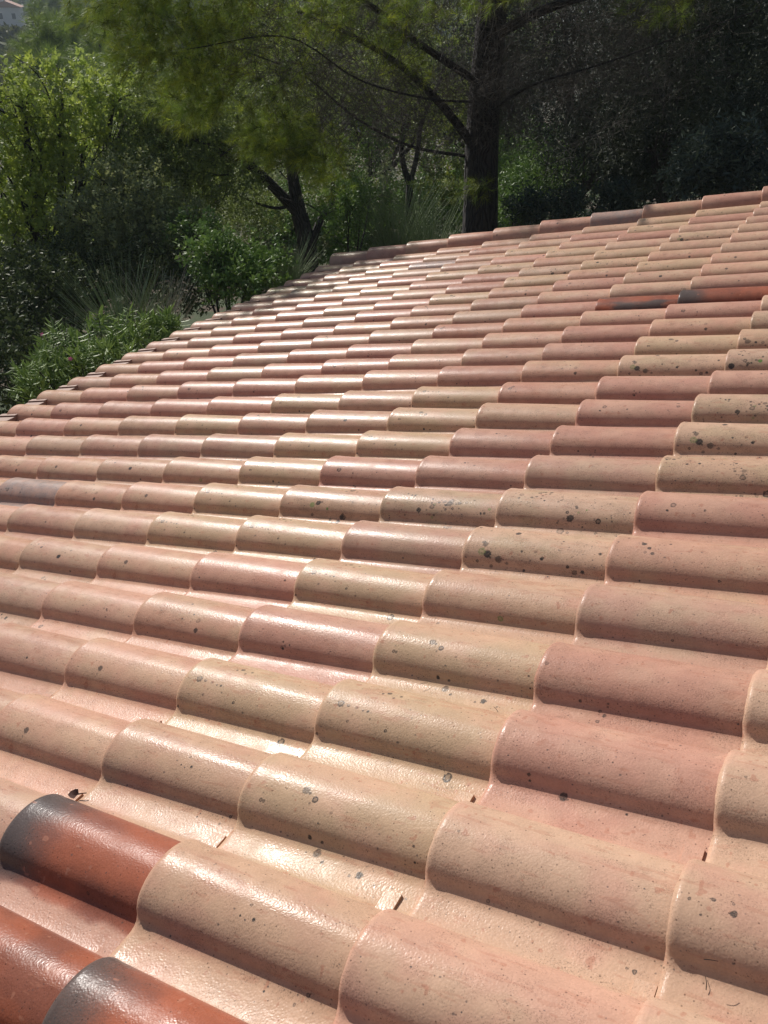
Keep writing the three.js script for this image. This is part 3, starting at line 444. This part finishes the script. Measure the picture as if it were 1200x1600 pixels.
// --- oleander beyond the eave
{
  const c0 = at(150, 545, 7.6), base = below(c0), t = thing('oleander_bush', 'oleander with slender green leaves and two pink blossoms beyond the left eave', 'bush', base), R = rng(21);
  const mk = (s) => { const r = rng(s), pos = [], idx = [], uv = []; for (let k = 0; k < 15; k++) { const a = k * 2.1 + r(), dir = V(Math.cos(a), .05 + r() * .9, Math.sin(a)).normalize(), nor = V().crossVectors(dir, V(-Math.sin(a), 0, Math.cos(a))).normalize(); blade(pos, idx, uv, V(0, -.10 + k * .011, 0), dir, nor, .068 + r() * .045, .0135 + r() * .005); } return geoFrom(pos, idx, uv); };
  const kinds = [1, 2, 3, 4].map((s) => mk(200 + s)), gs = [];
  const zones = [[70, 592, 7.3, .24, 26], [120, 562, 7.5, .27, 36], [165, 545, 7.7, .28, 38], [110, 600, 7.3, .26, 30], [205, 535, 7.7, .24, 36], [248, 522, 7.9, .18, 26], [60, 612, 7.2, .2, 18], [180, 570, 7.4, .26, 30], [40, 598, 7.3, .10, 6], [90, 540, 7.6, .15, 12], [268, 512, 8, .12, 12]];
  for (const [px, py, d, r, n] of zones) for (let k = 0; k < n; k++) {
    const p = at(px, py, d).add(rdir(R).multiplyScalar(r * Math.cbrt(R()))); const m = part('leaf_spray', kinds[k % 4], M_olea, t); m.position.copy(p).sub(base); m.quaternion.setFromUnitVectors(V(0, 1, 0), V((R() - .5) * 2, .8, (R() - .5) * 2).normalize()); m.rotateY(R() * 6); m.scale.setScalar(.75 + R() * .5);
    if (k % 3 === 0) gs.push(limb([V((R() - .5) * .4, 0, (R() - .5) * .4), p.clone().sub(base).multiplyScalar(.6).add(V(0, .3, 0)), p.clone().sub(base)], .012, .005, 4, .05, R));
  }
  part('stems', mergeGeometries(gs), oakBark, t);
  const petal = new THREE.MeshPhysicalMaterial({ color: new THREE.Color().setRGB(.62, .16, .30), roughness: .7, transmission: .3, thickness: 0, side: THREE.DoubleSide });
  for (const [px, py, d] of [[66, 523, 7.5], [110, 561, 7.1]]) { const pos = [], idx = [], uv = []; for (let k = 0; k < 5; k++) { const a = k * 1.2566; blade(pos, idx, uv, V(0, 0, 0), V(Math.cos(a), .35, Math.sin(a)).normalize(), V(-Math.cos(a) * .3, 1, -Math.sin(a) * .3).normalize(), .020, .016); } const f = part('blossom', geoFrom(pos, idx, uv), petal, t); f.position.copy(at(px, py, d)).sub(base); f.lookAt(CAM); f.rotateX(1.2); }
}
// --- far side of the valley: pines and a house
{
  const R = rng(404), list = [[70, 75, 46], [110, 60, 50], [150, 90, 44], [90, 130, 40], [135, 150, 38], [170, 40, 56], [200, 110, 42], [40, 100, 52], [60, 30, 80], [110, 20, 90], [160, 5, 95], [85, 5, 130], [130, -10, 140], [220, 60, 60], [180, 170, 36], [60, 0, 170], [240, 150, 40]];
  list.forEach(([px, py, d], q) => {
    const top = at(px, py - 1500 / d, d), h = 7 + R() * 3, base = V(top.x, Math.min(ground(top.x, top.z) + 1, top.y - h), top.z), t = thing('valley_pine', 'hazy pine on the far slope at the top left', 'tree', base, 'hazy pines across the valley'); const hh = top.y - base.y;
    part('trunk', limb([V(0, 0, 0), V(.2, hh * .5, .1), V(0, hh * .97, 0)], .16, .05, 6, .2, R), oakBark, t);
    const bl = []; for (let k = 0; k < 9; k++) { const f = k / 8, w = mix(1.9, .6, f); bl.push([V(top.x + (R() - .5) * w * 1.3, top.y - .3 - h * .62 * (1 - f), top.z + (R() - .5) * w * 1.3), w, .55, w, 60]); }
    crown('crown', t, tuftFar, M_pine, bl, 500 + q, { cut: .3, gap: .8, tint: [.75, .85, .8], tint2: [1.2, 1.2, .9], size: 1 });
  });
  const hp = HOUSE.clone(), h = thing('far_house', 'white house with a pale tiled roof far off at the top left corner', 'house', hp); h.rotation.y = .75; h.position.y = Math.max(hp.y, ground(hp.x, hp.z)) - .3; h.scale.setScalar(.8);
  const white = new THREE.MeshStandardMaterial({ color: new THREE.Color().setRGB(.75, .73, .70), roughness: .9 }), rf = new THREE.MeshStandardMaterial({ color: new THREE.Color().setRGB(.42, .24, .17), roughness: .9 }), dk = new THREE.MeshStandardMaterial({ color: new THREE.Color().setRGB(.08, .09, .1), roughness: .3 });
  const bx = (w, hh, d, x, y, z) => { const g = new THREE.BoxGeometry(w, hh, d); g.translate(x, y, z); return g; };
  part('wall', mergeGeometries([bx(7, 7, 6, 0, 1.5, 0), bx(6, 6, 6, -4.5, 4, -4)]), white, h);
  const gab = (w, d, x, y, z) => { const g = new THREE.ExtrudeGeometry(new THREE.Shape([[-w / 2 - .4, 0], [w / 2 + .4, 0], [0, 1.5]].map((p) => new THREE.Vector2(...p))), { depth: d + .8, bevelEnabled: false }); g.translate(x, y, z - d / 2 - .4); return g; };
  part('roof', gab(7, 6, 0, 5.003, 0), rf, h); part('roof', gab(6, 6, -4.5, 7.003, -4), rf, h);
  for (const [x, y, z] of [[-1.6, 3, 3.02], [1.6, 3, 3.02], [-1.6, .3, 3.02], [1.6, .3, 3.02]]) part('window', bx(.9, 1.3, .1, x, y, z), dk, h);
  for (const [x, y, z] of [[3.52, 3, 1.4], [3.52, 3, -1.4]]) part('window', bx(.1, 1.3, .9, x, y, z), dk, h);
}

// ------------------------------------------------------------------ small things lying on the tiles
function onRoof(px, py, h) { // the point of the roof's face, h above its pans, seen there
  const o = CAM.clone().applyMatrix4(roofToWorld.clone().invert()), v = at(px, py, 1).sub(CAM).applyMatrix4(roofToWorld.clone().invert()), t = (h - o.y) / v.y; return o.addScaledVector(v, t).applyMatrix4(roofToWorld);
}
{
  const p = onRoof(124, 1246, .001), t = thing('fallen_leaf', 'small dry curled brown leaf lying in the pan beside the grey-flashed tile', 'leaf', p), pos = [], idx = [], uv = [];
  const face = CAM.clone().sub(p).normalize().multiplyScalar(.7).add(V(-.1, .7, 0)).normalize(), side = (v) => v.addScaledVector(face, -v.dot(face)).normalize();
  blade(pos, idx, uv, V(0, .010, 0), side(V(-.75, -.5, .35)), face, .020, .019); blade(pos, idx, uv, V(.001, .011, 0), side(V(-.9, .25, .2)), V(.2, .5, .6).add(face).normalize(), .015, .015);
  const lm = new THREE.MeshStandardMaterial({ color: new THREE.Color().setRGB(.10, .035, .02), roughness: .7, side: THREE.DoubleSide });
  part('leaf_blade', geoFrom(pos, idx, uv), lm, t); part('stalk', limb([V(-.002, .009, .001), V(.006, .012, -.003), V(.014, .013, -.008)], .0015, .001, 5), lm, t);
}
[[1110, 1500, .03, .4], [1102, 1537, .0, 1.9], [775, 1110, .0, 2.6], [662, 1068, 0, .8]].forEach(([px, py, h, a], q) => {
  const p = onRoof(px, py, h + .002), t = thing('dry_needle', 'tiny dry brown needle lying loose on the glossy tiles', 'needle', p, 'dry needles scattered on the tiles');
  part('shaft', limb([V(-.008, 0, 0), V(0, .002, .001), V(.009, .001, .001)], .0006, .0004, 4), oakBark, t); t.rotation.y = a;
});
scene.traverse((o) => { if (o.isMesh && o !== sky) o.castShadow = o.receiveShadow = true; });
renderer.render(scene, camera);
